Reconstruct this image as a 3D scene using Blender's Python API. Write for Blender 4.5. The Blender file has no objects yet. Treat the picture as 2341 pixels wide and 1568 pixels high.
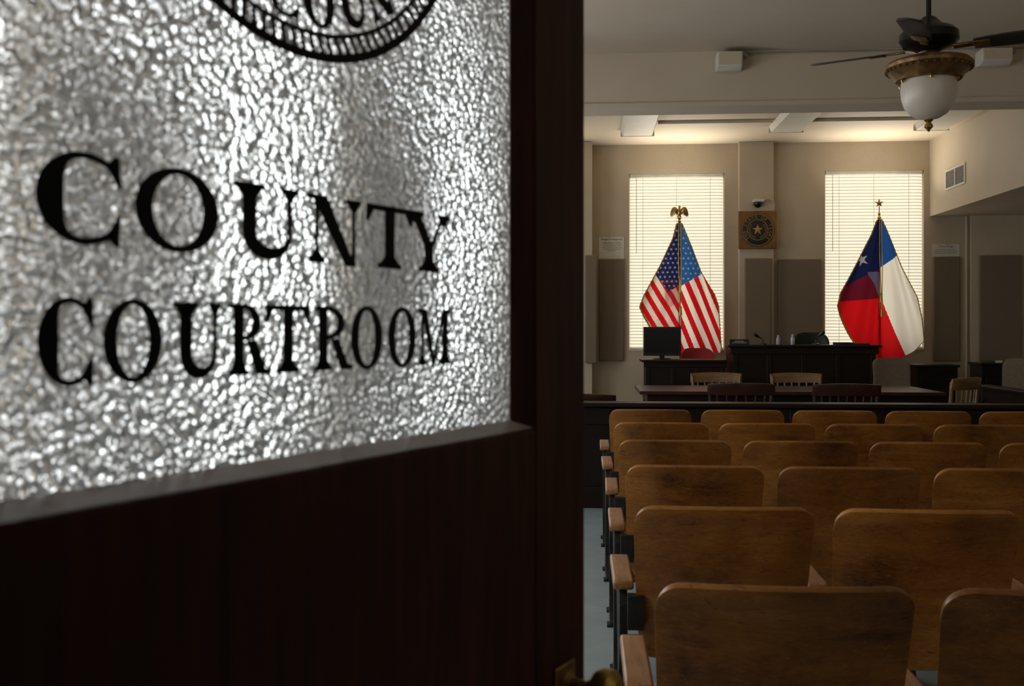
import bpy, bmesh, math, random
from mathutils import Vector, Matrix
random.seed(3)
S = bpy.context.scene
COL = S.collection
S.view_settings.view_transform = 'Standard'
sin, cos, pi = math.sin, math.cos, math.pi
# ---- survey of the room (metres); camera at origin of plan, eye height EH
F = 2276.0; TH = math.radians(4.34); CT = cos(TH); ST = sin(TH); EH = 1.38; HY = 750.0
def R(px, py, Y):
    k = (px-1170.5)/F
    X = Y*math.tan(math.atan(k)-TH)
    d = -X*ST+Y*CT
    return X, EH+(HY-py)*d/F
def RX(px, Y): return R(px, 750, Y)[0]
def C2R(u, d): return u*CT-d*ST, u*ST+d*CT

# ------------------------------------------------------------ materials
def nodes(m):
    m.use_nodes = True
    nt = m.node_tree
    for n in list(nt.nodes): nt.nodes.remove(n)
    return nt
def pmat(name, col, rough=.6, metal=0., var=.12, scale=6., bump=0., stretch=(1,1,1), detail=4, bscale=None, emis=None, es=0, coat=0, randv=0, spec=.5):
    m = bpy.data.materials.new(name); nt = nodes(m); N = nt.nodes; L = nt.links
    o = N.new('ShaderNodeOutputMaterial'); p = N.new('ShaderNodeBsdfPrincipled')
    L.new(p.outputs[0], o.inputs[0])
    tc = N.new('ShaderNodeTexCoord'); mp = N.new('ShaderNodeMapping'); mp.inputs['Scale'].default_value = stretch
    L.new(tc.outputs['Object'], mp.inputs[0])
    no = N.new('ShaderNodeTexNoise'); no.inputs['Scale'].default_value = scale; no.inputs['Detail'].default_value = detail
    L.new(mp.outputs[0], no.inputs[0])
    if randv:
        oi = N.new('ShaderNodeObjectInfo'); va = N.new('ShaderNodeVectorMath'); va.operation = 'MULTIPLY_ADD'
        cx = N.new('ShaderNodeCombineXYZ')
        for i in range(3): L.new(oi.outputs['Random'], cx.inputs[i])
        va.inputs[1].default_value = (17, 9, 5)
        L.new(cx.outputs[0], va.inputs[0]); L.new(mp.outputs[0], va.inputs[2]); L.new(va.outputs[0], no.inputs[0])
    r = N.new('ShaderNodeValToRGB')
    r.color_ramp.elements[0].position = .3; r.color_ramp.elements[1].position = .7
    r.color_ramp.elements[0].color = tuple(c*(1-var) for c in col)+(1,)
    r.color_ramp.elements[1].color = tuple(min(1, c*(1+var)) for c in col)+(1,)
    L.new(no.outputs['Fac'], r.inputs[0]); L.new(r.outputs[0], p.inputs['Base Color'])
    p.inputs['Roughness'].default_value = rough; p.inputs['Metallic'].default_value = metal
    p.inputs['Specular IOR Level'].default_value = spec
    if coat: p.inputs['Coat Weight'].default_value = coat; p.inputs['Coat Roughness'].default_value = .25
    if bump:
        n2 = no
        if bscale:
            n2 = N.new('ShaderNodeTexNoise'); n2.inputs['Scale'].default_value = bscale; L.new(mp.outputs[0], n2.inputs[0])
        b = N.new('ShaderNodeBump'); b.inputs['Strength'].default_value = bump; b.inputs['Distance'].default_value = .01
        L.new(n2.outputs['Fac'], b.inputs['Height']); L.new(b.outputs[0], p.inputs['Normal'])
    if emis:
        p.inputs['Emission Color'].default_value = emis+(1,); p.inputs['Emission Strength'].default_value = es
    return m
def emat(name, col, s):
    m = bpy.data.materials.new(name); nt = nodes(m)
    o = nt.nodes.new('ShaderNodeOutputMaterial'); e = nt.nodes.new('ShaderNodeEmission')
    e.inputs[0].default_value = col+(1,); e.inputs[1].default_value = s
    nt.links.new(e.outputs[0], o.inputs[0]); return m

M = {}
M['wall'] = pmat('wall_paint', (.50, .42, .31), .75, var=.05, scale=3, bump=.15, bscale=30)
M['ceil'] = pmat('ceiling_paint', (.57, .485, .375), .7, var=.04, scale=2)
M['trim'] = pmat('trim_paint', (.60, .51, .38), .6, var=.05)
M['floor'] = pmat('painted_floor', (.27, .32, .33), .45, var=.12, scale=5)
M['doorwood'] = pmat('door_wood', (.042, .0095, .005), .5, var=.6, scale=14, stretch=(3, 3, .3), bump=.06, spec=.25)
M['bead'] = pmat('sill_painted_light', (.36, .31, .275), .4, var=.15, scale=30)  # paler than the door wood to paint light caught from the glass
M['darkwood'] = pmat('dark_bench_wood', (.012, .0065, .0045), .45, var=.4, scale=8, stretch=(.4, 3, 3), spec=.25)
M['redwood'] = pmat('mahogany_wood', (.045, .014, .008), .4, var=.4, scale=8, stretch=(1, 3, 1), spec=.4)
M['lightwood'] = pmat('oak_wood', (.23, .13, .05), .4, var=.25, scale=8, stretch=(.6, 3, 3))
M['armwood'] = pmat('armrest_wood', (.34, .165, .075), .4, var=.3, scale=14, stretch=(5, .6, 5), randv=1)
M['iron'] = pmat('cast_iron', (.022, .021, .021), .6, metal=.2, var=.3, scale=20, spec=.3)
M['black'] = pmat('black_plastic', (.010, .010, .011), .4, var=.2)
M['blackink'] = pmat('black_lettering', (.004, .007, .012), .6, var=.1, spec=.2)
M['brass'] = pmat('aged_brass', (.50, .33, .11), .3, metal=1., var=.3, scale=15)
M['knobbrass'] = pmat('tarnished_brass', (.32, .21, .065), .42, metal=.9, var=.5, scale=40)
M['gold'] = pmat('gold_paint', (.60, .38, .08), .4, metal=.5, var=.15)
M['oldgold'] = pmat('muted_gold_relief', (.42, .26, .06), .45, metal=.5, var=.2)
M['bronze'] = pmat('antique_bronze', (.17, .095, .032), .4, metal=.6, var=.5, scale=25, bump=.4)
M['fandark'] = pmat('dark_fan_metal', (.02, .016, .014), .3, metal=.6, var=.2)
M['fanblade'] = pmat('dark_fan_blade', (.022, .016, .013), .5, var=.3, scale=8)
M['fabric'] = pmat('acoustic_fabric', (.19, .148, .10), .95, var=.15, scale=120, bump=.3)
M['paper'] = pmat('poster_paper', (.66, .62, .53), .8, var=.04)
M['ink'] = pmat('poster_ink', (.08, .07, .06), .8)
M['white'] = pmat('white_metal', (.66, .62, .54), .5, var=.04)
M['greym'] = pmat('grey_metal', (.30, .29, .27), .5, var=.05)
M['vent'] = pmat('vent_metal', (.16, .15, .13), .6, var=.05)
M['plaque'] = pmat('plaque_wood', (.22, .095, .028), .35, var=.35, scale=5, stretch=(3, 3, .6))
M['navy'] = pmat('dark_enamel', (.018, .018, .022), .45)
M['redfab'] = pmat('red_upholstery', (.36, .022, .02), .8, var=.15)
M['beige'] = pmat('taupe_upholstery', (.17, .125, .085), .85, var=.12, scale=40)
M['cord'] = pmat('blind_cord', (.6, .57, .48), .7)
M['slat'] = pmat('blind_slat_glow', (.62, .59, .50), .6, var=.04, emis=(1., .95, .80), es=.66)  # emission stands for daylight coming through the slats
M['slatedge'] = pmat('blind_overlap_dim_glow', (.52, .46, .33), .6, var=.04, emis=(1., .87, .58), es=.33)  # dimmer glow and darker colour paint the shade where slats overlap
M['sky'] = emat('daylight_pane', (1., .95, .80), 1.2)
M['skyside'] = emat('daylight_side_pane', (.95, .98, 1.0), 6.0)
M['lampglass'] = pmat('frosted_lamp_glass', (.45, .41, .345), .35, var=.05, emis=(1., .9, .72), es=.02)
M['screen'] = pmat('dark_screen', (.008, .009, .011), .2)
M['bottle'] = pmat('bottle_plastic', (.5, .55, .6), .15, var=.05)

def seatwood():
    m = bpy.data.materials.new('seat_plywood'); nt = nodes(m); N = nt.nodes; L = nt.links
    o = N.new('ShaderNodeOutputMaterial'); p = N.new('ShaderNodeBsdfPrincipled'); L.new(p.outputs[0], o.inputs[0])
    tc = N.new('ShaderNodeTexCoord'); oi = N.new('ShaderNodeObjectInfo')
    cx = N.new('ShaderNodeCombineXYZ')
    for i in range(3): L.new(oi.outputs['Random'], cx.inputs[i])
    va = N.new('ShaderNodeVectorMath'); va.operation = 'MULTIPLY_ADD'; va.inputs[1].default_value = (17, 9, 5)
    L.new(cx.outputs[0], va.inputs[0]); L.new(tc.outputs['Object'], va.inputs[2])
    def noise(sc, st, det=8, dist=0.):
        mp = N.new('ShaderNodeMapping'); mp.inputs['Scale'].default_value = st; L.new(va.outputs[0], mp.inputs[0])
        n = N.new('ShaderNodeTexNoise'); n.inputs['Scale'].default_value = sc; n.inputs['Detail'].default_value = det; n.inputs['Distortion'].default_value = dist
        L.new(mp.outputs[0], n.inputs[0]); return n
    grain = noise(4, (1, 1, 5), 10, 1.2); blot = noise(3.0, (1, 1, 1.1), 5, .4); fine = noise(60, (.8, 1, 3), 4)
    def math_(op, a, b2):
        n = N.new('ShaderNodeMath'); n.operation = op
        for i, v in enumerate((a, b2)):
            if isinstance(v, (int, float)): n.inputs[i].default_value = v
            else: L.new(v, n.inputs[i])
        return n.outputs[0]
    s = math_('ADD', math_('MULTIPLY', grain.outputs['Fac'], .26), math_('ADD', math_('MULTIPLY', blot.outputs['Fac'], .56), math_('MULTIPLY', fine.outputs['Fac'], .18)))
    r = N.new('ShaderNodeValToRGB'); e = r.color_ramp.elements
    e[0].position = .35; e[0].color = (.070, .022, .004, 1); e[1].position = .67; e[1].color = (.46, .21, .05, 1)
    k = e.new(.45); k.color = (.19, .070, .010, 1); k = e.new(.55); k.color = (.30, .118, .018, 1)
    L.new(s, r.inputs[0])
    # dark scratches and pale scuffs
    def band(n, c0, w_):
        sr = N.new('ShaderNodeValToRGB'); q = sr.color_ramp.elements
        q[0].position = c0-w_; q[0].color = (0, 0, 0, 1); q[1].position = c0; q[1].color = (1, 1, 1, 1); k = q.new(c0+w_); k.color = (0, 0, 0, 1)
        L.new(n.outputs['Fac'], sr.inputs[0]); return sr.outputs[0]
    msk = math_('MULTIPLY', band(noise(7, (.5, 1, 4), 2, 2.6), .50, .010), math_('MULTIPLY', math_('GREATER_THAN', blot.outputs['Fac'], .52), .75))
    mx = N.new('ShaderNodeMixRGB'); L.new(msk, mx.inputs[0]); L.new(r.outputs[0], mx.inputs[1]); mx.inputs[2].default_value = (.03, .010, .003, 1)
    m2k = math_('MULTIPLY', band(noise(11, (.7, 1, 2.2), 3, 3.4), .56, .007), math_('MULTIPLY', math_('LESS_THAN', blot.outputs['Fac'], .49), .6))
    m2 = N.new('ShaderNodeMixRGB'); L.new(m2k, m2.inputs[0]); L.new(mx.outputs[0], m2.inputs[1]); m2.inputs[2].default_value = (.48, .28, .11, 1)
    hv = N.new('ShaderNodeHueSaturation'); L.new(m2.outputs[0], hv.inputs['Color'])
    L.new(math_('ADD', math_('MULTIPLY', oi.outputs['Random'], .35), .80), hv.inputs['Value'])
    L.new(hv.outputs[0], p.inputs['Base Color'])
    L.new(math_('ADD', math_('MULTIPLY', blot.outputs['Fac'], .35), .18), p.inputs['Roughness'])
    p.inputs['Specular IOR Level'].default_value = .45
    b = N.new('ShaderNodeBump'); b.inputs['Strength'].default_value = .12; b.inputs['Distance'].default_value = .004
    L.new(s, b.inputs['Height']); L.new(b.outputs[0], p.inputs['Normal'])
    return m
M['seatwood'] = seatwood()

# pebbled glass: rounded lenslets pressed into one face of the pane
def glassmat(bumpy):
    m = bpy.data.materials.new('pebbled_glass' if bumpy else 'smooth_glass_face'); nt = nodes(m); N = nt.nodes; L = nt.links
    o = N.new('ShaderNodeOutputMaterial')
    r = N.new('ShaderNodeBsdfRefraction'); r.inputs['IOR'].default_value = 1.5; r.inputs['Roughness'].default_value = .12 if bumpy else 0
    r.inputs['Color'].default_value = (.97, .98, .98, 1)
    if not bumpy:
        L.new(r.outputs[0], o.inputs[0]); return m
    tc = N.new('ShaderNodeTexCoord')
    no = N.new('ShaderNodeTexNoise'); no.inputs['Scale'].default_value = 70; no.inputs['Detail'].default_value = 2
    mx = N.new('ShaderNodeMixRGB'); mx.inputs[0].default_value = .006
    L.new(tc.outputs['Object'], no.inputs[0]); L.new(tc.outputs['Object'], mx.inputs[1]); L.new(no.outputs['Color'], mx.inputs[2])
    def dome(scale, sm):
        v = N.new('ShaderNodeTexVoronoi'); v.feature = 'SMOOTH_F1'; v.inputs['Scale'].default_value = scale; v.inputs['Randomness'].default_value = 1; v.inputs['Smoothness'].default_value = sm
        L.new(mx.outputs[0], v.inputs['Vector'])
        p = N.new('ShaderNodeMath'); p.operation = 'POWER'; p.inputs[1].default_value = 2.; p.use_clamp = False
        mxm = N.new('ShaderNodeMath'); mxm.operation = 'MAXIMUM'; mxm.inputs[1].default_value = 0; L.new(v.outputs['Distance'], mxm.inputs[0])
        L.new(mxm.outputs[0], p.inputs[0])
        return p.outputs[0]
    a = dome(150, .25); c = dome(240, .25)
    s = N.new('ShaderNodeMath'); s.operation = 'MULTIPLY_ADD'; s.inputs[1].default_value = .35; L.new(c, s.inputs[0]); L.new(a, s.inputs[2])
    b = N.new('ShaderNodeBump'); b.inputs['Strength'].default_value = 1; b.inputs['Distance'].default_value = .011
    L.new(s.outputs[0], b.inputs['Height'])
    t = N.new('ShaderNodeBsdfTranslucent'); t.inputs[0].default_value = (.88, .88, .88, 1)
    ms = N.new('ShaderNodeMixShader'); ms.inputs[0].default_value = .35
    L.new(b.outputs[0], r.inputs['Normal'])
    L.new(r.outputs[0], ms.inputs[1]); L.new(t.outputs[0], ms.inputs[2])
    L.new(ms.outputs[0], o.inputs[0])
    return m
M['glass'] = glassmat(True); M['glassback'] = glassmat(False)
def clothmat():
    m = bpy.data.materials.new('flag_cloth'); nt = nodes(m); N = nt.nodes; L = nt.links
    o = N.new('ShaderNodeOutputMaterial'); a = N.new('ShaderNodeVertexColor'); a.layer_name = 'Col'
    d = N.new('ShaderNodeBsdfDiffuse'); t = N.new('ShaderNodeBsdfTranslucent'); ms = N.new('ShaderNodeMixShader'); ms.inputs[0].default_value = .92
    L.new(a.outputs[0], d.inputs[0]); L.new(a.outputs[0], t.inputs[0])
    L.new(d.outputs[0], ms.inputs[1]); L.new(t.outputs[0], ms.inputs[2]); L.new(ms.outputs[0], o.inputs[0])
    return m
M['cloth'] = clothmat()

# ------------------------------------------------------------ mesh tools
class MB:
    def __init__(s): s.bm = bmesh.new()
    def face(s, pts, m=0):
        f = s.bm.faces.new([s.bm.verts.new(p) for p in pts]); f.material_index = m; return f
    def box(s, x0, x1, y0, y1, z0, z1, m=0, Mx=None):
        c = [(x, y, z) for z in (z0, z1) for y in (y0, y1) for x in (x0, x1)]
        if Mx: c = [Mx @ Vector(p) for p in c]
        v = [s.bm.verts.new(p) for p in c]
        for q in ((0, 2, 3, 1), (4, 5, 7, 6), (0, 1, 5, 4), (2, 6, 7, 3), (0, 4, 6, 2), (1, 3, 7, 5)):
            f = s.bm.faces.new([v[i] for i in q]); f.material_index = m
    def prism(s, pts, fn, a, b, m=0):
        A = [s.bm.verts.new(fn(p, q, a)) for p, q in pts]; B = [s.bm.verts.new(fn(p, q, b)) for p, q in pts]
        n = len(pts)
        fs = [s.bm.faces.new(A), s.bm.faces.new(B[::-1])]
        for i in range(n): fs.append(s.bm.faces.new([A[i], B[i], B[(i+1) % n], A[(i+1) % n]]))
        for f in fs: f.material_index = m
    def lathe(s, prof, c=(0, 0, 0), n=32, m=0, Mx=None):
        rings = []
        for r, z in prof:
            ring = []
            for i in range(n):
                a = 2*pi*i/n; p = Vector((r*cos(a), r*sin(a), z))
                if Mx: p = Mx @ p
                ring.append(s.bm.verts.new(p+Vector(c)))
            rings.append(ring)
        for j in range(len(rings)-1):
            for i in range(n):
                f = s.bm.faces.new([rings[j][i], rings[j][(i+1) % n], rings[j+1][(i+1) % n], rings[j+1][i]]); f.material_index = m
        for ring in (rings[0], rings[-1]):
            try: f = s.bm.faces.new(ring); f.material_index = m
            except Exception: pass
    def tube(s, path, r, n=8, m=0):
        P = [Vector(p) for p in path]; rings = []
        for i, p in enumerate(P):
            t = (P[min(i+1, len(P)-1)]-P[max(i-1, 0)]).normalized()
            up = Vector((0, 0, 1)) if abs(t.z) < .9 else Vector((1, 0, 0))
            a = t.cross(up).normalized(); b = t.cross(a).normalized()
            rr = r[i] if isinstance(r, (list, tuple)) else r
            rings.append([s.bm.verts.new(p+a*rr*cos(2*pi*k/n)+b*rr*sin(2*pi*k/n)) for k in range(n)])
        for j in range(len(rings)-1):
            for i in range(n):
                f = s.bm.faces.new([rings[j][i], rings[j][(i+1) % n], rings[j+1][(i+1) % n], rings[j+1][i]]); f.material_index = m
        for ring in (rings[0], rings[-1]):
            f = s.bm.faces.new(ring); f.material_index = m
    def grid(s, fn, nu, nv, m=0):
        V = [[s.bm.verts.new(fn(i/nu, j/nv)) for i in range(nu+1)] for j in range(nv+1)]
        for j in range(nv):
            for i in range(nu):
                f = s.bm.faces.new([V[j][i], V[j][i+1], V[j+1][i+1], V[j+1][i]]); f.material_index = m
    def obj(s, name, mats, parent=None, loc=(0, 0, 0), rot=0, bevel=0, solid=0, smooth=True, fixn=True, **pr):
        if fixn: bmesh.ops.recalc_face_normals(s.bm, faces=s.bm.faces)
        me = bpy.data.meshes.new(name); s.bm.to_mesh(me); s.bm.free()
        return addobj(name, me, mats, parent, loc, rot, bevel, solid, smooth, **pr)
def addobj(name, me, mats, parent=None, loc=(0, 0, 0), rot=0, bevel=0, solid=0, smooth=True, **pr):
    if not isinstance(mats, (list, tuple)): mats = [mats]
    idx = [p.material_index for p in me.polygons]
    me.materials.clear()
    for m in mats: me.materials.append(M[m] if isinstance(m, str) else m)
    me.polygons.foreach_set('material_index', idx if len(mats) > 1 else [0]*len(idx))
    if smooth:
        me.polygons.foreach_set('use_smooth', [True]*len(me.polygons))
        try: me.set_sharp_from_angle(angle=.6)
        except Exception: pass
    o = bpy.data.objects.new(name, me); COL.objects.link(o)
    o.location = loc; o.rotation_euler = (0, 0, rot)
    if parent: o.parent = parent
    if solid:
        md = o.modifiers.new('solid', 'SOLIDIFY'); md.thickness = solid; md.offset = 0
    if bevel:
        md = o.modifiers.new('bev', 'BEVEL'); md.width = bevel; md.segments = 2; md.limit_method = 'ANGLE'; md.harden_normals = False
    for k, v in pr.items(): o[k] = v
    return o
def thing(name, label, cat, loc, rot=0, **pr):
    e = bpy.data.objects.new(name, None); COL.objects.link(e); e.empty_display_size = .1
    e.location = loc; e.rotation_euler = (0, 0, rot); e['label'] = label; e['category'] = cat
    for k, v in pr.items(): e[k] = v
    return e
def smallbox(name, mat, x0, x1, y0, y1, z0, z1, bevel=.004, parent=None, **pr):
    cx, cy = (x0+x1)/2, (y0+y1)/2
    b = MB(); b.box(x0-cx, x1-cx, y0-cy, y1-cy, 0, z1-z0)
    return b.obj(name, mat, parent, (cx, cy, z0), bevel=bevel, **pr)
def textmesh(body, size, align='CENTER', space=1, ext=.0, line=1):
    c = bpy.data.curves.new('t', 'FONT'); c.body = body; c.size = size; c.align_x = align; c.extrude = ext; c.space_character = space; c.space_line = line
    o = bpy.data.objects.new('t', c); COL.objects.link(o)
    bpy.context.view_layer.update()
    me = bpy.data.meshes.new_from_object(o.evaluated_get(bpy.context.evaluated_depsgraph_get()))
    bpy.data.objects.remove(o); return me
def arealight(name, loc, direction, sx, sy, power, col, spread=180):
    l = bpy.data.lights.new(name, 'AREA'); l.shape = 'RECTANGLE'; l.size = sx; l.size_y = sy; l.energy = power; l.color = col
    l.spread = math.radians(spread)
    o = bpy.data.objects.new(name, l); COL.objects.link(o); o.location = loc
    o.rotation_euler = Vector(direction).to_track_quat('-Z', 'Y').to_euler()
    return o
STR = dict(kind='structure')

# ------------------------------------------------------------ room shell
YW = 13.5; ZC = 3.85; XL = -2.2; XR = 6.6
w1 = R(1438, 398, YW)+R(1656, 802, YW)
w2 = R(1886, 391, YW)+R(2112, 800, YW)
holes = [(-1.75, -.55, w1[3], w1[1]), (w1[0], w1[2], w1[3], w1[1]), (w2[0], w2[2], w2[3], w2[1])]
b = MB(); xs = XL
for (a, c, z0, z1) in holes:
    b.box(xs, a, YW, YW+.25, 0, ZC); b.box(a, c, YW, YW+.25, 0, z0); b.box(a, c, YW, YW+.25, z1, ZC); xs = c
b.box(xs, XR, YW, YW+.25, 0, ZC)
b.obj('wall_front', 'wall', **STR)
YL = [(1.2, 2.1), (2.9, 3.9), (4.7, 5.9), (6.8, 8.2), (10.0, 11.4)]; ZA, ZBW = 1.15, 2.75
b = MB(); ys = .4
for a, c in YL:
    b.box(XL-.2, XL, ys, a, 0, ZC); b.box(XL-.2, XL, a, c, 0, ZA); b.box(XL-.2, XL, a, c, ZBW, ZC); ys = c
b.box(XL-.2, XL, ys, YW, 0, ZC)
b.obj('wall_side', 'wall', **STR)
b = MB(); b.box(XR, XR+.2, .4, YW, 0, ZC); b.obj('wall_jury', 'wall', **STR)
b = MB(); b.box(XL, -.50, .2, .4, 0, ZC); b.box(.56, 1.6, .2, .4, 0, ZC); b.box(4.4, XR, .2, .4, 0, ZC); b.box(-.50, .56, .2, .4, 2.16, ZC)
b.box(1.6, 4.4, .2, .4, 0, 2.3); b.box(1.6, 4.4, .2, .4, 3.5, ZC)
b.obj('wall_entry', 'wall', **STR)
b = MB(); b.box(XL-.2, XR+.2, -1.6, YW+.25, -.1, 0); b.obj('floor', 'floor', **STR)
b = MB(); b.box(XL-.2, XR+.2, .2, YW+.25, ZC, ZC+.1); b.obj('ceiling', 'ceil', **STR)
b = MB(); b.box(XL, XR, 9.0, 9.33, 3.36, ZC); b.box(XL, XR, 8.985, 9.0, 3.36, 3.40); b.obj('trim_1', 'ceil', label='painted ceiling beam', **STR)
xb = RX(2125, YW)
b = MB(); b.box(xb, XR, 9.33, YW, 2.85, ZC); b.obj('trim_2', 'ceil', label='painted bulkhead duct enclosure', **STR)
xa, xc = RX(1690, 13.38), RX(1769, 13.38)
b = MB(); b.box(xa, xc, 13.38, YW, 0, ZC); b.obj('trim_3', 'wall', label='painted wall pilaster', bevel=.006, **STR)
xe = RX(1354, 13.2)
b = MB(); b.box(xe-.45, xe, 13.2, YW, 0, ZC); b.obj('trim_4', 'wall', label='painted wall pilaster', bevel=.006, **STR)
xp = RX(2222, 13.4)
b = MB(); b.box(xp, XR, 13.42, YW, 0, 2.85); b.obj('trim_5', 'wall', label='painted wall return', **STR)
b = MB(); b.box(XL, XR, 13.47, YW, 0, .14); b.obj('baseboard_front', 'darkwood', **STR)
b = MB(); b.box(XL, XL+.02, .4, YW, 0, .14); b.obj('baseboard_side', 'darkwood', **STR)

def window(n, x0, x1, z0, z1):
    b = MB(); y = 13.6
    b.box(x0, x0+.05, y, y+.06, z0, z1); b.box(x1-.05, x1, y, y+.06, z0, z1)
    b.box(x0+.05, x1-.05, y, y+.06, z0, z0+.06); b.box(x0+.05, x1-.05, y, y+.06, z1-.06, z1)
    zm = (z0+z1)/2; b.box(x0+.05, x1-.05, y-.02, y+.05, zm-.03, zm+.03)
    b.box(x0+.05, x1-.05, y+.07, y+.08, z0+.06, z1-.06, 1)
    b.box(x0-.0, x1+.0, 13.49, 13.6, z0-.0, z0+.02)
    b.obj('window_%d' % n, ['white', 'sky'], **STR)
def blind(x0, x1, z0, z1, lab):
    e = thing('window_blind', lab, 'window blind', ((x0+x1)/2, 13.535, z1), group='slatted window blinds')
    w = (x1-x0)/2-.012; H = z1-z0
    b = MB(); b.box(-w, w, -.03, .03, -.045, -.002); b.obj('headrail', 'cord', e, bevel=.003)
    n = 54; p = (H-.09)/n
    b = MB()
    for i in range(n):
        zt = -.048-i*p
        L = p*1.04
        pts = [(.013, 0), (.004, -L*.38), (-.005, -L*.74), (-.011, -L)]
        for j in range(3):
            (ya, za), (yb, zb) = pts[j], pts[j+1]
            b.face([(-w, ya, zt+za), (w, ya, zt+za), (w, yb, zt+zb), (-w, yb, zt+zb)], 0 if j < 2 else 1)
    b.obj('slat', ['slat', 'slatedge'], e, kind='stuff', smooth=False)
    b = MB(); b.box(-w, w, -.015, .015, -H+.012, -H+.035); b.obj('bottom_rail', 'cord', e, bevel=.003)
    b = MB()
    for f in (-.72, 0, .72): b.box(w*f-.002, w*f+.002, -.018, -.015, -H+.03, -.045)
    b.tube([(-w*.86, -.03, -.05), (-w*.86, -.03, -H*.45)], .004)
    b.obj('cord', 'cord', e)
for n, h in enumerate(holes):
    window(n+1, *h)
    blind(h[0], h[1], h[2], h[3], 'cream slatted blind, closed, with daylight glow put into its slats, covering tall window')
    # added unseen lamp for daylight the slats throw up to the ceiling
    arealight('window_uplight_added', ((h[0]+h[1])/2-(.1 if n == 2 else 0), 13.36, h[3]-.5), (0, -.6, 1), (h[1]-h[0])*.8, .22, 12, (1, .91, .75), 120)
for i, (a, c) in enumerate(YL):
    b = MB(); X = XL-.12
    b.box(X-.03, X, a, c, ZA, ZA+.06); b.box(X-.03, X, a, c, ZBW-.06, ZBW); b.box(X-.03, X, a, a+.05, ZA+.06, ZBW-.06); b.box(X-.03, X, c-.05, c, ZA+.06, ZBW-.06)
    b.box(X-.05, X-.04, a, c, ZA, ZBW, 1)
    b.obj('window_%d' % (i+4), ['white', 'skyside'], **STR)
b = MB()  # rear window added out of view to light the chair backs
b.box(1.6, 4.4, .28, .31, 2.3, 2.36); b.box(1.6, 4.4, .28, .31, 3.44, 3.5)
for xx in (1.6, 2.97, 4.34): b.box(xx, xx+.06, .28, .31, 2.36, 3.44)
b.box(1.6, 4.4, .26, .27, 2.3, 3.5, 1)
M['rearfill'] = emat('rear_fill_pane', (1., .9, .72), .5)
b.obj('window_9', ['white', 'rearfill'], **STR)
arealight('rear_fill_light', (3.0, .40, 2.9), (0, 1, -.05), 2.6, 1.1, 7.5, (1, .82, .58))  # added fill lamp in front of the rear pane

# ------------------------------------------------------------ door
HX, HYY = -.406, .423
door_rot = math.radians(64)
W = .9185
b = MB(); T = .045
g0, g1, gz0, gz1 = .125, .792, 1.265, 2.04
b.box(0, g0, 0, T, .01, 2.13); b.box(g1, W, 0, T, .01, 2.13)
b.box(g0, g1, 0, T, .01, .26); b.box(g0, g1, 0, T, .86, gz0); b.box(g0, g1, 0, T, gz1, 2.13)
b.box((g0+g1)/2-.05, (g0+g1)/2+.05, 0, T, .26, .86)
b.box(g0, g1, .014, .031, .26, .86)
door = b.obj('door_1', 'doorwood', loc=(HX, HYY, 0), rot=door_rot, bevel=.003, label='dark stained wooden door with pebbled glass', **STR)
b = MB()  # glazing bead
for i, (p, q) in enumerate((((g0, gz0), (g1, gz0)), ((g1, gz0), (g1, gz1)), ((g1, gz1), (g0, gz1)), ((g0, gz1), (g0, gz0)))):
    cx, cz = (g0+g1)/2, (gz0+gz1)/2
    def ins(pt, d): return (pt[0]+(d if pt[0] < cx else -d), pt[1]+(d if pt[1] < cz else -d))
    a1, a2 = ins(p, .009), ins(q, .009); s1, s2 = ins(p, .0015), ins(q, .0015)
    b.face([(s1[0], .002, s1[1]), (s2[0], .002, s2[1]), (a2[0], .029, a2[1]), (a1[0], .029, a1[1])], 1 if i == 0 else 0)
b.obj('glazing_bead', ['doorwood', 'bead'], door)
b = MB()
gx0, gx1, gy0, gy1, ga, gb = g0+.002, g1-.002, .030, .035, gz0+.002, gz1-.002
b.box(gx0, gx1, gy0, gy1, ga, gb, 1)
b.bm.faces.ensure_lookup_table(); b.bm.faces[2].material_index = 0
b.obj('glass_pane', ['glass', 'glassback'], door, smooth=False, label='pebbled obscure glass pane')

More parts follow.
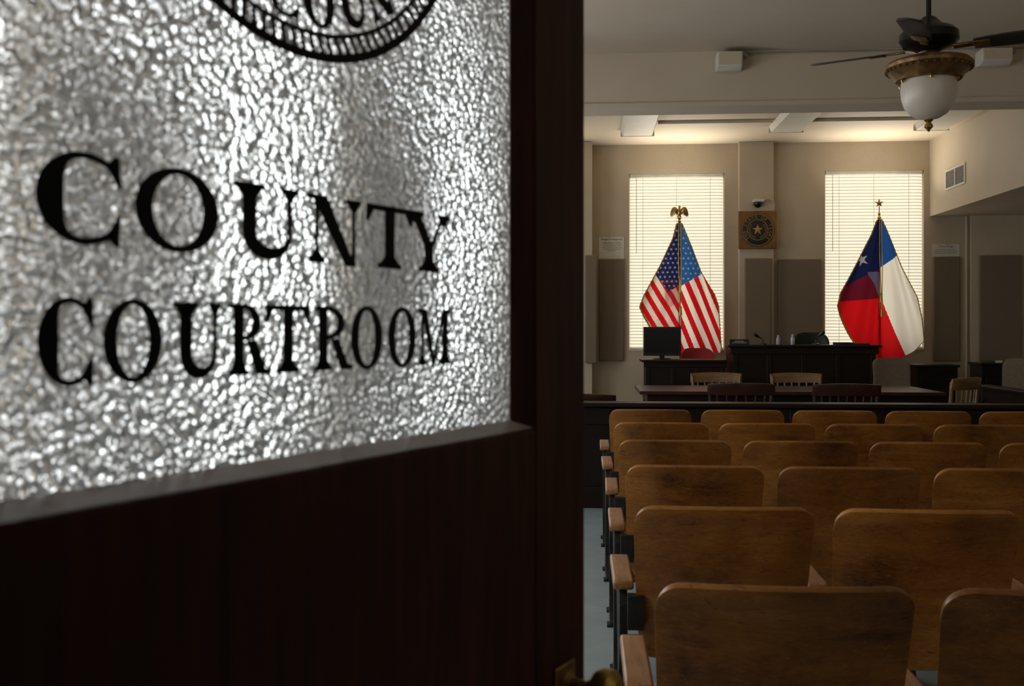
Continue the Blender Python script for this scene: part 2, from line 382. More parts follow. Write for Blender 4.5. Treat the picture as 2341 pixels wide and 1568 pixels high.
# serif lettering ------------------------------------------------
def DS(px):
    k = (px-1170.5)/F; return (.3987+.4677*k)/(.5051-.8631*k)
def glyph(ch, w, h, TT, t):
    P = []
    sb = t*.85
    def q(*p): P.append(list(p))
    def ser(cx, z, half, up, sw):
        q((cx-half, z), (cx+half, z), (cx+half, z+up*sb), (cx-half, z+up*sb))
        q((cx-half*.8, z+up*sb), (cx+half*.8, z+up*sb), (cx+sw/2, z+up*sb*2.4), (cx-sw/2, z+up*sb*2.4))
    def ring(cx, cz, rx, rz, a0, a1, ox, oz, n=40, p=2.0):
        pts = []
        for i in range(n+1):
            a = a0+(a1-a0)*i/n
            pts.append(((cx+rx*cos(a), cz+rz*sin(a)), (cx+(rx-ox)*cos(a), cz+(rz-oz)*sin(a))))
        for i in range(n):
            q(pts[i][0], pts[i+1][0], pts[i+1][1], pts[i][1])
    if ch == 'O':
        ring(w/2, h/2, w/2, h*.525, 0, 2*pi, TT, t*.9, 64)
    elif ch == 'C':
        rx = w*.56
        a0 = math.radians(48); a1 = math.radians(312); n = 56; pts = []
        for i in range(n+1):
            a = a0+(a1-a0)*i/n
            th = TT*max(0, -cos(a))**1.0+t*.9
            pts.append(((rx+rx*cos(a), h/2+h*.525*sin(a)), (rx+(rx-th)*cos(a), h/2+(h*.525-t*.9)*sin(a))))
        for i in range(n): q(pts[i][0], pts[i+1][0], pts[i+1][1], pts[i][1])
        for sg in (1, -1):
            q((w*.99, h/2+sg*h*.52), (w*.99-t*.8, h/2+sg*h*.52), (w*.93-t*1.3, h/2+sg*h*.40), (w*.99-t*.2, h/2+sg*h*.16), (w*.99+t*.2, h/2+sg*h*.16))
            e = pts[0] if sg > 0 else pts[-1]
            q(e[0], (w*.99-t*.6, h/2+sg*h*.36), (w*.99-t*.2, h/2+sg*h*.28), e[1])
    elif ch == 'U':
        xl = w*.16; xr = w*.88; cx1 = xl+TT/2
        L0 = xl; R0 = xr+t/2; mid = h*.34
        q((xl, mid), (xl+TT, mid), (xl+TT, h), (xl, h)); q((xr-t/2, mid), (xr+t/2, mid), (xr+t/2, h), (xr-t/2, h))
        n = 30; cx = (L0+R0)/2; rx = (R0-L0)/2; pts = []
        cxi = (xl+TT+xr-t/2)/2; rxi = (xr-t/2-xl-TT)/2
        for i in range(n+1):
            a = pi+pi*i/n
            pts.append(((cx+rx*cos(a), mid+(mid+h*.02)*sin(a)), (cxi+rxi*cos(a), mid+(mid+h*.02-t*1.8)*sin(a))))
        for i in range(n): q(pts[i][0], pts[i+1][0], pts[i+1][1], pts[i][1])
        ser(cx1, h, TT/2+w*.13, -1, TT); ser(xr, h, w*.13, -1, t)
    elif ch == 'N':
        xl = w*.17; xr = w*.84
        q((xl-t/2, 0), (xl+t/2, 0), (xl+t/2, h), (xl-t/2, h)); q((xr-t/2, 0), (xr+t/2, 0), (xr+t/2, h), (xr-t/2, h))
        q((xl-t/2-TT*.3, h), (xl-t/2+TT*1.05, h), (xr+t/2, -h*.02), (xr+t/2-TT*.95, -h*.02))
        q((xl-w*.17, h), (xl, h), (xl, h-sb), (xl-w*.17, h-sb))
        ser(xl, 0, w*.15, 1, t); ser(xr, h, w*.15, -1, t)
    elif ch == 'T':
        cx = w/2
        q((cx-TT/2, 0), (cx+TT/2, 0), (cx+TT/2, h), (cx-TT/2, h)); q((0, h-t), (w, h-t), (w, h), (0, h))
        for sg in (-1, 1):
            xx = cx+sg*w/2
            q((xx, h), (xx+sg*t*.2, h-h*.27), (xx-sg*t*.7, h-h*.27), (xx-sg*w*.16, h-t))
        ser(cx, 0, TT/2+w*.15, 1, TT)
    elif ch == 'Y':
        cx = w*.52
        q((cx-TT/2, 0), (cx+TT/2, 0), (cx+TT/2, h*.45), (cx-TT/2, h*.45))
        q((w*.10, h), (w*.10+TT, h), (cx+TT/2, h*.42), (cx-TT/2, h*.42))
        q((w*.86-t/2, h), (w*.86+t/2, h), (cx+TT/2, h*.44), (cx+TT/2-t*1.2, h*.44))
        ser(cx, 0, TT/2+w*.13, 1, TT); ser(w*.10+TT/2, h, TT/2+w*.09, -1, TT); ser(w*.86, h, w*.14, -1, t)
    elif ch == 'R':
        xl = w*.12
        q((xl, 0), (xl+TT, 0), (xl+TT, h), (xl, h))
        n = 24; zc = h*.74; rz = h*.26; x0 = xl+TT; rx = w*.80-x0; pts = []
        for i in range(n+1):
            a = pi/2-pi*i/n
            pts.append(((x0+rx*cos(a), zc+rz*sin(a)), (x0+(rx-TT*.85)*cos(a), zc+(rz-t*.9)*sin(a))))
        for i in range(n): q(pts[i][0], pts[i+1][0], pts[i+1][1], pts[i][1])
        q((w*.42, h*.49), (w*.42+TT, h*.49), (w*.80+TT*.6, 0), (w*.80-TT*.5, 0))
        q((w*.80-TT*.5, 0), (w*1.02, 0), (w*1.02, sb), (w*.8-TT*.5, sb*1.5))
        ser(xl+TT/2, 0, TT/2+w*.11, 1, TT)
        q((0, h), (xl+TT, h), (xl+TT, h-sb), (0, h-sb))
    elif ch == 'M':
        xl = w*.13; xr = w*.83; c = w*.47; TM = TT*.9
        q((xl-t/2, 0), (xl+t/2, 0), (xl+t/2, h), (xl-t/2, h)); q((xr-TM/2, 0), (xr+TM/2, 0), (xr+TM/2, h), (xr-TM/2, h))
        q((xl-t/2, h), (xl-t/2+TM, h), (c+TM*.3, 0), (c-TM*.3, 0)); q((xr-TM/2, h), (xr-TM/2+t, h), (c+t*.6, 0), (c-t*.4, 0))
        q((0, h), (xl, h), (xl, h-sb), (0, h-sb)); q((xr, h), (w, h), (w, h-sb), (xr, h-sb))
        ser(xl, 0, w*.12, 1, t); ser(xr, 0, TM/2+w*.10, 1, TM)
    return P
def word(letters, z0, h, TT, t, name):
    b = MB()
    for ch, p0, p1 in letters:
        s0, s1 = DS(p0), DS(p1)
        for poly in glyph(ch, s1-s0, h, TT, t):
            b.face([(s0+x, .0292, z0+z) for x, z in poly])
    return b.obj(name, 'blackink', door, smooth=False, fixn=False, label='black serif lettering')
word([('C', 78, 274), ('O', 306, 499), ('U', 526, 678), ('N', 700, 826), ('T', 836, 940), ('Y', 925, 1026)], 1.4367, .0592, .0158, .0056, 'lettering')
word([('C', 82, 212), ('O', 233, 370), ('U', 390, 503), ('R', 520, 614), ('T', 606, 706), ('R', 716, 804), ('O', 800, 873), ('O', 885, 950), ('M', 954, 1028)], 1.3430, .0562, .0118, .0048, 'lettering')
# seal on glass
b = MB(); sc, sz = .431, 1.8606
def arc(r0, r1, n=140):
    for i in range(n):
        a, c = 2*pi*i/n, 2*pi*(i+1)/n
        b.face([(sc+r*cos(x), .0292, sz+r*sin(x)) for r, x in ((r0, a), (r1, a), (r1, c), (r0, c))])
arc(.2430, .2512); arc(.2258, .2300); arc(.150, .153)
nb = 130
for i in range(nb):
    a = 2*pi*i/nb; rc = .2365
    er = Vector((cos(a), sin(a))); et = Vector((-sin(a), cos(a)))
    c0 = Vector((sc, sz))+er*rc
    pts = [c0+er*.0066+et*.0044, c0+er*.0066-et*.0010, c0-er*.0066-et*.0044, c0-er*.0066+et*.0010]
    b.face([(p[0], .0292, p[1]) for p in pts])
def sealtxt(txt, a0, step, r0, h, w, flip=1):
    for i, ch in enumerate(txt):
        if ch == ' ': continue
        a = math.radians(a0+i*step*flip)
        ux = Vector((-sin(a), cos(a)))*flip; uz = Vector((-cos(a), -sin(a)))*flip
        o = Vector((sc+r0*cos(a), sz+r0*sin(a)))
        for poly in glyph(ch, w, h, .0115, .0044):
            b.face([((o+ux*(x-w/2)+uz*z)[0], .0292, (o+ux*(x-w/2)+uz*z)[1]) for x, z in poly])
sealtxt('COUNTY', -95, 12.6, .2215, .046, .041, 1)
b.obj('round_seal', 'blackink', door, smooth=False, fixn=False, label='round black county seal on glass')
# knob
k = MB()
k.box(.835, .885, -.004, .0, .84, .978)
k.obj('escutcheon', 'knobbrass', door, bevel=.002)
k = MB()
Mx = Matrix.Rotation(pi/2, 4, 'X')
k.lathe([(.018, 0), (.018, .006), (.010, .010), (.009, .03), (.014, .036), (.024, .042), (.028, .052), (.027, .062), (.018, .071), (.004, .073)], c=(.86, -.002, .953), n=28, Mx=Mx)
k.obj('door_knob', 'knobbrass', door, label='round aged brass knob')
b = MB(); b.box(-.50, -.475, .2, .4, 0, 2.16); b.box(.535, .56, .2, .4, 0, 2.16); b.box(-.475, .535, .2, .4, 2.14, 2.16)
b.obj('trim_6', 'doorwood', **STR)

# ------------------------------------------------------------ auditorium chairs
TOP = .876
def backfn(u, v):
    uu = .5-.5*cos(pi*u); x = uu*.506; e = min(x, .506-x)
    rc = .050; dt = rc-math.sqrt(max(0, rc*rc-(rc-min(e, rc))**2))
    rb = .10; db = rb-math.sqrt(max(0, rb*rb-(rb-min(e, rb))**2))
    zt = TOP-dt-.006*(2*uu-1)**2; zb = .40+db
    z = zb+(zt-zb)*v
    f = (z-.40)/(TOP-.40)
    nar = 1-.09*(1-f)**1.5
    X = .253+(x-.253)*nar
    y = .115*(1-f)**.9 + .045*(2*uu-1)**2 - .012*max(0, f-.85)/.15
    return (X, y, z)
chair = thing('auditorium_chair', 'worn plywood auditorium seat with iron frame', 'chair', (0, 0, 0), group='rows of wooden auditorium seats')
b = MB(); b.grid(backfn, 28, 16); b.obj('backrest', 'seatwood', chair, solid=.018, bevel=.005)
def seatfn(u, v):
    uu = .5-.5*cos(pi*u); x = .03+uu*.444; e = min(x-.03, .474-x)
    rc = .06; d = rc-math.sqrt(max(0, rc*rc-(rc-min(e, rc))**2))
    y0 = .12; y1 = .50-d
    y = y0+(y1-y0)*v
    z = .425+.015*sin(v*pi*.9)-.02*(1-(2*uu-1)**2)+(.0 if v < .9 else -(v-.9)*.25)
    return (x, y, z)
b = MB(); b.grid(seatfn, 20, 12); b.obj('seat', 'seatwood', chair, solid=.018, bevel=.004)
b = MB()
arm = [(0, 0), (.02, -.006), (.31, -.004), (.335, 0), (.345, .006), (.345, .02), (.33, .03), (.30, .031), (.02, .029), (0, .022)]
b.prism(arm, lambda y, z, x: (x, .125+y, .609+z), -.058, .002)
b.obj('armrest', 'armwood', chair, bevel=.006)
b = MB()
def pr(pts): b.prism(pts, lambda y, z, x: (x, y, z), -.040, -.016)
pr([(.10, 0), (.40, 0), (.40, .02), (.31, .05), (.19, .05), (.10, .02)])
pr([(.19, .05), (.31, .05), (.285, .12), (.215, .12)])
pr([(.215, .12), (.285, .12), (.275, .34), (.20, .34)])
pr([(.20, .34), (.275, .34), (.30, .42), (.12, .42)])
pr([(.12, .42), (.30, .42), (.38, .56), (.13, .56)])
pr([(.13, .56), (.38, .56), (.40, .61), (.16, .61)])
b.box(-.052, -.004, .10, .16, 0, .012); b.box(-.052, -.004, .34, .40, 0, .012)
b.box(-.018, .03, .085, .125, .50, .60); b.box(-.018, .03, .14, .30, .395, .425)
b.lathe([(.022, -.012), (.022, .012)], c=(-.028, .17, .50), n=14, Mx=Matrix.Rotation(pi/2, 4, 'Y'))
b.obj('leg', 'iron', chair, bevel=.002)
parts = list(chair.children)
X0 = .139; PITCH = .56
rows = [(1.970, 3), (2.83, 3), (3.68, 4), (4.51, 4), (5.34, 5), (6.20, 6)]
first = True
for ri, (y, n) in enumerate(rows):
    for c in range(n):
        jx = random.uniform(-.004, .004)
        jr = random.uniform(-.012, .012)
        if first:
            e = chair; first = False
        else:
            e = chair.copy(); COL.objects.link(e)
            for p in parts:
                q = p.copy(); q.parent = e; COL.objects.link(q)
        e.location = (X0+PITCH*c+jx, y, 0); e.rotation_euler = (0, 0, jr)
        e['label'] = 'worn plywood auditorium seat at the aisle end with wooden armrest' if c == 0 else 'worn plywood auditorium seat with iron frame'

# ------------------------------------------------------------ bar rail
bar = thing('bar_railing', 'dark wooden panelled bar railing across courtroom', 'railing', (2.0, 7.7, 0))
b = MB(); x0, x1 = XL-2.0+.03, XR-2.0-.03
b.box(x0, x1, -.02, .02, 0, .78)
n = 14; st = (x1-x0)/n
for i in range(n+1):
    xx = x0+i*st; b.box(max(x0, xx-.05), min(x1, xx+.05), -.04, .04, .0, .77)
b.box(x0, x1, -.036, .036, .64, .77); b.box(x0, x1, -.045, .045, 0, .16)
b.obj('panel', 'darkwood', bar, bevel=.004)
b = MB(); b.box(x0, x1, -.10, .10, .78, .812); b.obj('rail_cap', 'darkwood', bar, bevel=.008)
jr = thing('jury_railing', 'dark wooden panelled rail in front of jury area', 'railing', (3.98, 9.1, 0))
b = MB(); b.box(-.02, .02, -1.25, 1.3, 0, .78); b.box(-.04, .04, -1.25, -1.15, 0, .78); b.box(-.04, .04, 1.2, 1.3, 0, .78); b.box(-.04, .04, -.05, .05, 0, .78)
b.box(-.035, .035, -1.25, 1.3, .66, .78); b.box(-.035, .035, -1.25, 1.3, 0, .14); b.obj('panel', 'darkwood', jr, bevel=.004)
b = MB(); b.box(-.08, .08, -1.28, 1.33, .78, .81); b.obj('rail_cap', 'darkwood', jr, bevel=.006)

# ------------------------------------------------------------ counsel table
tb = thing('counsel_table', 'long dark wooden counsel table with red-brown top', 'table', (2.02, 10.55, 0))
b = MB(); b.box(-1.5, 1.48, -.52, .52, .715, .75); b.obj('table_top', 'redwood', tb, bevel=.005)
b = MB(); b.box(-1.42, 1.40, -.46, -.435, .62, .714); b.box(-1.42, 1.40, .435, .46, .62, .714); b.box(-1.42, -1.395, -.435, .435, .62, .714); b.box(1.375, 1.40, -.435, .435, .62, .714)
b.obj('apron', 'darkwood', tb)
for lx in (-1.38, -.02, 1.36):
    for ly in (-.40, .40):
        b = MB(); b.lathe([(.028, 0), (.022, .03), (.026, .2), (.036, .45), (.030, .55), (.036, .56), (.036, .64)], n=12); b.obj('leg', 'darkwood', tb, (lx, ly, 0))

# ------------------------------------------------------------ wooden chairs
def woodchair(loc, rot, mat, lab, W=.58, H=.86, arms=False, nsl=6):
    e = thing('wooden_chair', lab, 'chair', loc, rot)
    hw = W/2
    b = MB()
    def crest(u, v):
        x = (u-.5)*W; y = -.05+.05*(2*u-1)**2-.02*v
        return (x, y, H-.115+.115*v-.012*(2*u-1)**2*v)
    b.grid(crest, 14, 3); b.obj('crest_rail', mat, e, solid=.022, bevel=.005)
    for i in range(nsl):
        b = MB()
        x = (-.5+(i+.5)/nsl)*W*.86; yt = -.05+.05*(2*x/W)**2
        b.tube([(x*.9, .02, .46), (x*.95, .0+yt*.5, .62), (x, yt, H-.10)], .0105, 6)
        b.obj('slat', mat, e)
    for sg in (-1, 1):
        b = MB(); b.tube([(sg*hw*.86, .0, 0), (sg*hw*.86, .03, .44), (sg*hw*.93, -.005, H-.04)], [.019, .022, .016], 8); b.obj('leg', mat, e)
        b = MB(); b.tube([(sg*hw*.80, .43, 0), (sg*hw*.78, .40, .44)], [.016, .022], 8); b.obj('leg', mat, e)
    b = MB()
    sp = [(-hw*.82, 0), (hw*.82, 0), (hw*.92, .25), (hw*.86, .42), (hw*.6, .455), (-hw*.6, .455), (-hw*.86, .42), (-hw*.92, .25)]
    b.prism(sp, lambda x, y, z: (x, y, z), .435, .468); b.obj('seat', mat, e, bevel=.008)
    b = MB(); b.tube([(-hw*.84, .015, .2), (hw*.84, .015, .2)], .01, 6); b.obj('stretcher', mat, e)
    b = MB(); b.tube([(-hw*.79, .415, .24), (hw*.79, .415, .24)], .01, 6); b.obj('stretcher', mat, e)
    return e
woodchair((1.43, 9.45, 0), 0, 'redwood', 'dark reddish wooden slat-back chair at counsel table', W=.62, H=.87)
woodchair((2.38, 9.40, 0), 0, 'redwood', 'dark reddish wooden slat-back chair at counsel table', W=.62, H=.87, nsl=7)
woodchair((1.47, 11.55, 0), pi, 'lightwood', 'light oak wooden chair behind counsel table', W=.58, H=.87)
woodchair((2.37, 11.55, 0), pi, 'lightwood', 'light oak wooden chair behind counsel table', W=.58, H=.87)
woodchair((3.46, 9.45, 0), math.radians(40), 'lightwood', 'light oak slat-back chair turned toward table end', W=.48, H=.93)
woodchair((-.04, 8.35, 0), 0, 'redwood', 'brown wooden chair just behind the bar railing', W=.55, H=.835)

# ------------------------------------------------------------ dais, bench
b = MB(); b.box(.55, 4.65, 11.95, 13.46, 0, .2); b.obj('trim_7', 'darkwood', label='raised dark wooden dais', **STR)
DZ = .2
bx0, bx1 = RX(1668, 12.0), RX(2012, 12.0)
bw = bx1-bx0
bench = thing('judge_bench', 'tall dark wooden judge bench with moulded top', 'desk', ((bx0+bx1)/2, 12.0, DZ))
b = MB(); zt = EH-38*11.9/F-DZ
b.box(-bw/2+.04, bw/2-.04, .04, .08, 0, zt-.03); b.box(-bw/2+.04, -bw/2+.08, .08, .60, 0, zt-.03); b.box(bw/2-.08, bw/2-.04, .08, .60, 0, zt-.03)
for i in range(5):
    xx = -bw/2+.04+i*(bw-.14)/4; b.box(xx, xx+.06, .025, .04, .1, zt-.10)
b.box(-bw/2+.02, bw/2-.02, .01, .05, 0, .12); b.box(-bw/2+.01, bw/2-.01, .01, .06, zt-.11, zt-.03)
b.box(-bw/2+.08, bw/2-.08, .10, .60, zt-.30, zt-.27)
b.obj('body', 'darkwood', bench, bevel=.004)
b = MB(); b.box(-bw/2-.02, bw/2+.02, -.03, .32, zt-.03, zt); b.obj('bench_top', 'darkwood', bench, bevel=.008)
cx0, cx1 = RX(1470, 12.0), bx0-.03
cw = cx1-cx0
desk = thing('clerk_desk', 'dark wooden clerk desk beside judge bench', 'desk', ((cx0+cx1)/2, 12.0, DZ))
zc = EH-72*11.95/F-DZ
b = MB(); b.box(-cw/2+.03, cw/2-.01, .03, .07, 0, zc-.03); b.box(-cw/2+.03, -cw/2+.07, .07, .42, 0, zc-.03); b.box(cw/2-.05, cw/2-.01, .07, .42, 0, zc-.03)
for i in range(4):
    xx = -cw/2+.03+i*(cw-.10)/3; b.box(xx, xx+.05, .015, .03, .1, zc-.08)
b.box(-cw/2+.01, cw/2, .005, .05, zc-.09, zc-.03); b.box(-cw/2+.01, cw/2, .005, .05, 0, .1)
b.obj('body', 'darkwood', desk, bevel=.004)
b = MB(); b.box(-cw/2-.02, cw/2, -.03, .45, zc-.03, zc); b.obj('desk_top', 'darkwood', desk, bevel=.008)
def sidedesk(pxa, pxb, Y, py, lab, name='side_desk', z0=0):
    a, c = RX(pxa, Y), RX(pxb, Y); z = R((pxa+pxb)/2, py, Y)[1]-z0
    e = thing(name, lab, 'desk', ((a+c)/2, Y, z0)); h = (c-a)/2
    b = MB(); b.box(-h+.02, h-.02, .02, .40, 0, z-.03); b.box(-h+.06, h-.06, .008, .02, .12, z-.1); b.obj('body', 'darkwood', e, bevel=.004)
    b = MB(); b.box(-h, h, -.01, .42, z-.03, z); b.obj('desk_top', 'darkwood', e, bevel=.006)
    return z+z0
zs1 = sidedesk(2092, 2195, 12.25, 834, 'dark wooden witness desk beside judge bench', z0=DZ)
zs2 = sidedesk(2242, 2400, 12.6, 830, 'dark wooden cabinet desk against the wall')
# ---- things on desks
ZB = zt+DZ; ZD = zc+DZ
x0, _ = R(1471, 750, 12.25); x1, _ = R(1557, 750, 12.25)
mw = (x1-x0)/2; mt = R(1513, 747, 12.25)[1]-ZD
mon = thing('computer_monitor', 'black flat computer monitor standing on clerk desk', 'monitor', ((x0+x1)/2, 12.25, ZD))
b = MB(); b.box(-mw, mw, 0, .03, .04, mt); b.box(-mw*.7, mw*.7, .03, .06, .1, mt-.06); b.obj('screen_housing', 'black', mon, bevel=.006)
b = MB(); b.box(-mw+.025, mw-.025, -.002, -.0005, .075, mt-.025); b.obj('screen', 'screen', mon)
b = MB(); b.box(-.10, .10, -.04, .14, 0, .012); b.box(-.03, .03, .032, .07, .012, .2); b.obj('stand', 'black', mon, bevel=.004)
def offchair(name, mat, lab, x, y, z0, w, top, rot=0, backh=.5):
    e = thing(name, lab, 'chair', (x, y, z0), rot); H = top-z0
    def bf(u, v):
        uu = .5-.5*cos(pi*u); xx = (uu-.5)*w; ee = min(uu, 1-uu)*w; rc = w*.28
        d = rc-math.sqrt(max(0, rc*rc-(rc-min(ee, rc))**2))
        return (xx*(.88+.12*v), .06*(2*uu-1)**2-.03*v, (H-backh+d*.4)+(backh-d*1.4)*v)
    b = MB(); b.grid(bf, 18, 10); b.obj('backrest', mat, e, solid=.06, bevel=.02)
    b = MB(); b.box(-w*.48, w*.48, .06, .06+w*.9, .42, .50); b.obj('seat', mat, e, bevel=.03)
    b = MB(); b.lathe([(.03, .04), (.03, .42)], c=(0, .28, 0), n=12)
    for i in range(5):
        a = 2*pi*i/5; b.tube([(0, .28, .075), (.26*cos(a), .28+.26*sin(a), .05)], .018, 6)
        b.lathe([(.01, 0), (.025, .01), (.025, .04), (.01, .05)], c=(.26*cos(a), .28+.26*sin(a), 0), n=10)
    b.box(-.03, .03, .0, .08, .36, .42); b.box(-.025, .025, .015, .05, .38, H-backh+.12)
    b.obj('pedestal', 'black', e)
    return e
offchair('desk_chair', 'redfab', 'red upholstered office chair behind clerk desk', RX(1594, 12.95), 12.98, DZ, .44, R(1594, 796, 12.9)[1], pi, .5)
offchair('judge_chair', 'black', 'black high-back chair behind judge bench', RX(1854, 13.05), 13.05, DZ, .44, R(1854, 762, 13.0)[1]+.01, pi, .62)
def armch(x, y, w, top, rot, lab):
    e = thing('upholstered_chair', lab, 'chair', (x, y, 0), rot)
    H = top
    def bf(u, v):
        uu = .5-.5*cos(pi*u); xx = (uu-.5)*w; ee = min(uu, 1-uu)*w; rc = w*.18
        d = rc-math.sqrt(max(0, rc*rc-(rc-min(ee, rc))**2))
        return (xx, -.06*v+.02*(2*uu-1)**2, .46+(H-.46-d)*v)
    b = MB(); b.grid(bf, 16, 8); b.obj('backrest', 'beige', e, solid=.05, bevel=.015)
    b = MB(); b.box(-w/2, w/2, .03, .46, .40, .48); b.obj('seat', 'beige', e, bevel=.025)
    for sg in (-1, 1):
        b = MB(); b.tube([(sg*w*.46, -.02, 0), (sg*w*.46, .02, .42), (sg*w*.47, -.03, .75)], .016, 6); b.obj('leg', 'redwood', e)
        b = MB(); b.tube([(sg*w*.46, .44, 0), (sg*w*.46, .42, .42)], .016, 6); b.obj('leg', 'redwood', e)
        b = MB(); b.tube([(sg*w*.50, -.02, .66), (sg*w*.54, .2, .67), (sg*w*.52, .36, .65), (sg*w*.48, .42, .42)], .017, 6); b.obj('armrest', 'redwood', e)
    return e
armch(RX(2043, 11.55), 11.62, .40, R(2043, 820, 11.6)[1], pi, 'taupe upholstered chair beside the judge bench')
armch(RX(2350, 11.7), 11.8, .46, R(2350, 820, 11.8)[1], math.radians(140), 'taupe upholstered armchair near wall cabinet')
def mic(px, py, lean, lab='black gooseneck microphone on judge bench'):
    Y = 12.12; x, z = R(px, py, Y)
    h = z-ZB
    e = thing('microphone', lab, 'microphone', (x-lean, Y, ZB))
    b = MB(); b.lathe([(.045, 0), (.045, .012), (.03, .02), (.008, .024)], n=16); b.obj('base', 'black', e)
    b = MB(); b.tube([(0, 0, .02), (0, 0, h*.5), (lean*.4, 0, h*.75), (lean*.9, -.01, h*.9)], .007, 6); b.obj('gooseneck', 'black', e)
    b = MB(); d = Vector((lean, -.02, .04)).normalized()
    p = Vector((lean*.9, -.01, h*.9))
    b.tube([p-d*.01, p+d*.02, p+d*.06, p+d*.075], [.012, .02, .022, .012], 10); b.obj('microphone_head', 'black', e)
mic(1733, 768, -.06); mic(1874, 764, .045)
def bottle(px, py):
    Y = 12.2; x, z = R(px, py, Y); h = z-ZB
    e = thing('water_bottle', 'small clear plastic water bottle on judge bench', 'bottle', (x, Y, ZB), group='water bottles on bench')
    b = MB(); b.lathe([(.02, 0), (.024, .006), (.024, h*.55), (.022, h*.62), (.012, h*.8), (.011, h*.86)], n=16); b.obj('body', 'bottle', e)
    b = MB(); b.lathe([(.013, h*.86), (.013, h)], n=14); b.obj('cap', 'white', e)
bottle(1779, 766); bottle(1812, 764)
e = thing('name_plate', 'black desk name plate on judge bench', 'name plate', (RX(1690, 12.05), 12.05, ZB))
b = MB(); b.prism([(-.02, 0), (.03, 0), (.005, .065), (-.005, .065)], lambda y, z, x: (x, y, z), -.115, .115); b.obj('plate', 'black', e, bevel=.002)
b = MB()
for zz, hw_ in ((.042, .055), (.024, .085)):
    yy = -.02+.015*zz/.065-.0012
    b.face([(-hw_, yy, zz-.003), (hw_, yy, zz-.003), (hw_, yy+.0012, zz+.003), (-hw_, yy+.0012, zz+.003)])
b.obj('engraved_line', 'white', e, smooth=False, fixn=False, kind='stuff')
for i, (pxa, pxb) in enumerate(((1908, 1945), (1950, 1982))):
    smallbox('paper_tray' if i else 'binder', 'black', RX(pxa, 12.15), RX(pxb, 12.15), 12.02, 12.24, ZB, ZB+.03-.01*i, label='black binder lying flat on judge bench' if not i else 'low black tray on judge bench', category='binder' if not i else 'tray')
smallbox('paper_card', 'paper', RX(2275, 12.7), RX(2290, 12.7), 12.68, 12.69, zs2, zs2+.03, bevel=0, label='small white card on wall cabinet', category='card')

# ------------------------------------------------------------ wall things
def panel(pa, pb, ya, yb, Y=13.5, lab='brown fabric acoustic panel mounted on wall'):
    xa, za = R(pa, yb, Y-.05); xb_, zb = R(pb, ya, Y-.05)
    e = thing('acoustic_panel', lab, 'acoustic panel', ((xa+xb_)/2, Y, za), group='fabric acoustic wall panels')
    h = (xb_-xa)/2
    b = MB(); b.box(-h, h, -.05, -.001, 0, zb-za); b.obj('panel', 'fabric', e, bevel=.012)
panel(1338, 1364, 583, 830, 13.2)
panel(1369, 1426, 592, 825)
panel(1703, 1763, 590, 845, 13.38)
panel(1778, 1878, 592, 845)
panel(2134, 2195, 586, 826)
panel(2240, 2336, 583, 826, 13.42)
def poster(pa, pb, ya, yb, title, body, lab):
    Y = 13.5; xa, za = R(pa, yb, Y); xb_, zb = R(pb, ya, Y); h = (xb_-xa)/2; H = zb-za
    e = thing('wall_poster', lab, 'poster', ((xa+xb_)/2, Y, za))
    b = MB(); b.box(-h, h, -.008, 0, 0, H); b.obj('sheet', 'paper', e)
    me = textmesh(title, .036); o = addobj('lettering', me, 'ink', e, smooth=False); o.rotation_euler = (pi/2, 0, 0); o.location = (0, -.010, H-.040)
    me = textmesh(body, .0205, line=1.1); o = addobj('lettering', me, 'ink', e, smooth=False); o.rotation_euler = (pi/2, 0, 0); o.location = (0, -.010, H-.078)
poster(1369, 1427, 542, 592, 'Pledge of Allegiance', 'I pledge allegiance to the Flag\nof the United States of America\nand to the Republic for which\nit stands, one nation under God,\nindivisible, with liberty and\njustice for all.', 'cream poster with the pledge of allegiance')
poster(2131, 2193, 558, 588, 'Texas Pledge', 'Honor the Texas flag; I pledge\nallegiance to thee, Texas, one state\nunder God, one and indivisible.', 'cream poster with the state pledge')
# plaque
Y = 13.38
xa, za = R(1687, 570, Y); xb_, zb = R(1775, 482, Y); s = (xb_-xa)/2
pl = thing('wall_plaque', 'square wooden plaque with dark round state seal', 'plaque', ((xa+xb_)/2, Y, (za+zb)/2))
b = MB(); b.box(-s, s, -.03, 0, -s, s); b.obj('board', 'plaque', pl, bevel=.01)
Mx = Matrix.Rotation(pi/2, 4, 'X')
b = MB(); b.lathe([(s*.86, .03), (s*.86, .04), (s*.83, .043), (0.01, .043)], n=48, Mx=Mx); b.obj('seal_disc', 'navy', pl)
b = MB()
def rg(r0, r1, y, n=48):
    for i in range(n):
        a, c = 2*pi*i/n, 2*pi*(i+1)/n
        b.face([(r*cos(x), y, r*sin(x)) for r, x in ((r0, a), (r1, a), (r1, c), (r0, c))])
rg(s*.80, s*.835, -.0445); rg(s*.52, s*.55, -.0445)
def star(r, y, cx=0, cz=0, dep=.012, ri=.4):
    pts = []
    for i in range(10):
        a = pi/2+i*pi/5; rr = r if i % 2 == 0 else r*ri
        pts.append((cx+rr*cos(a), y, cz+rr*sin(a)))
    for i in range(10): b.face([pts[i], pts[(i+1) % 10], (cx, y-dep, cz)])
star(s*.30, -.0445)
for sg in (-1, 1):
    for i in range(9):
        a = -pi/2+sg*(.3+i*.23); r = s*.43
        c = Vector((r*cos(a), 0, r*sin(a))); t = Vector((-sin(a), 0, cos(a)))*sg
        nn = Vector((cos(a), 0, sin(a)))
        for k in (-1, 1):
            d = (t+nn*k*.7).normalized()
            p = c+Vector((0, -.045, 0)); b.face([p, p+d*s*.05+nn*s*.02, p+d*s*.1, p+d*s*.05-nn*s*.02])
b.obj('gold_star_emblem', 'oldgold', pl, smooth=False, fixn=False)
txt = 'THE STATE OF TEXAS'
bigm = bmesh.new()
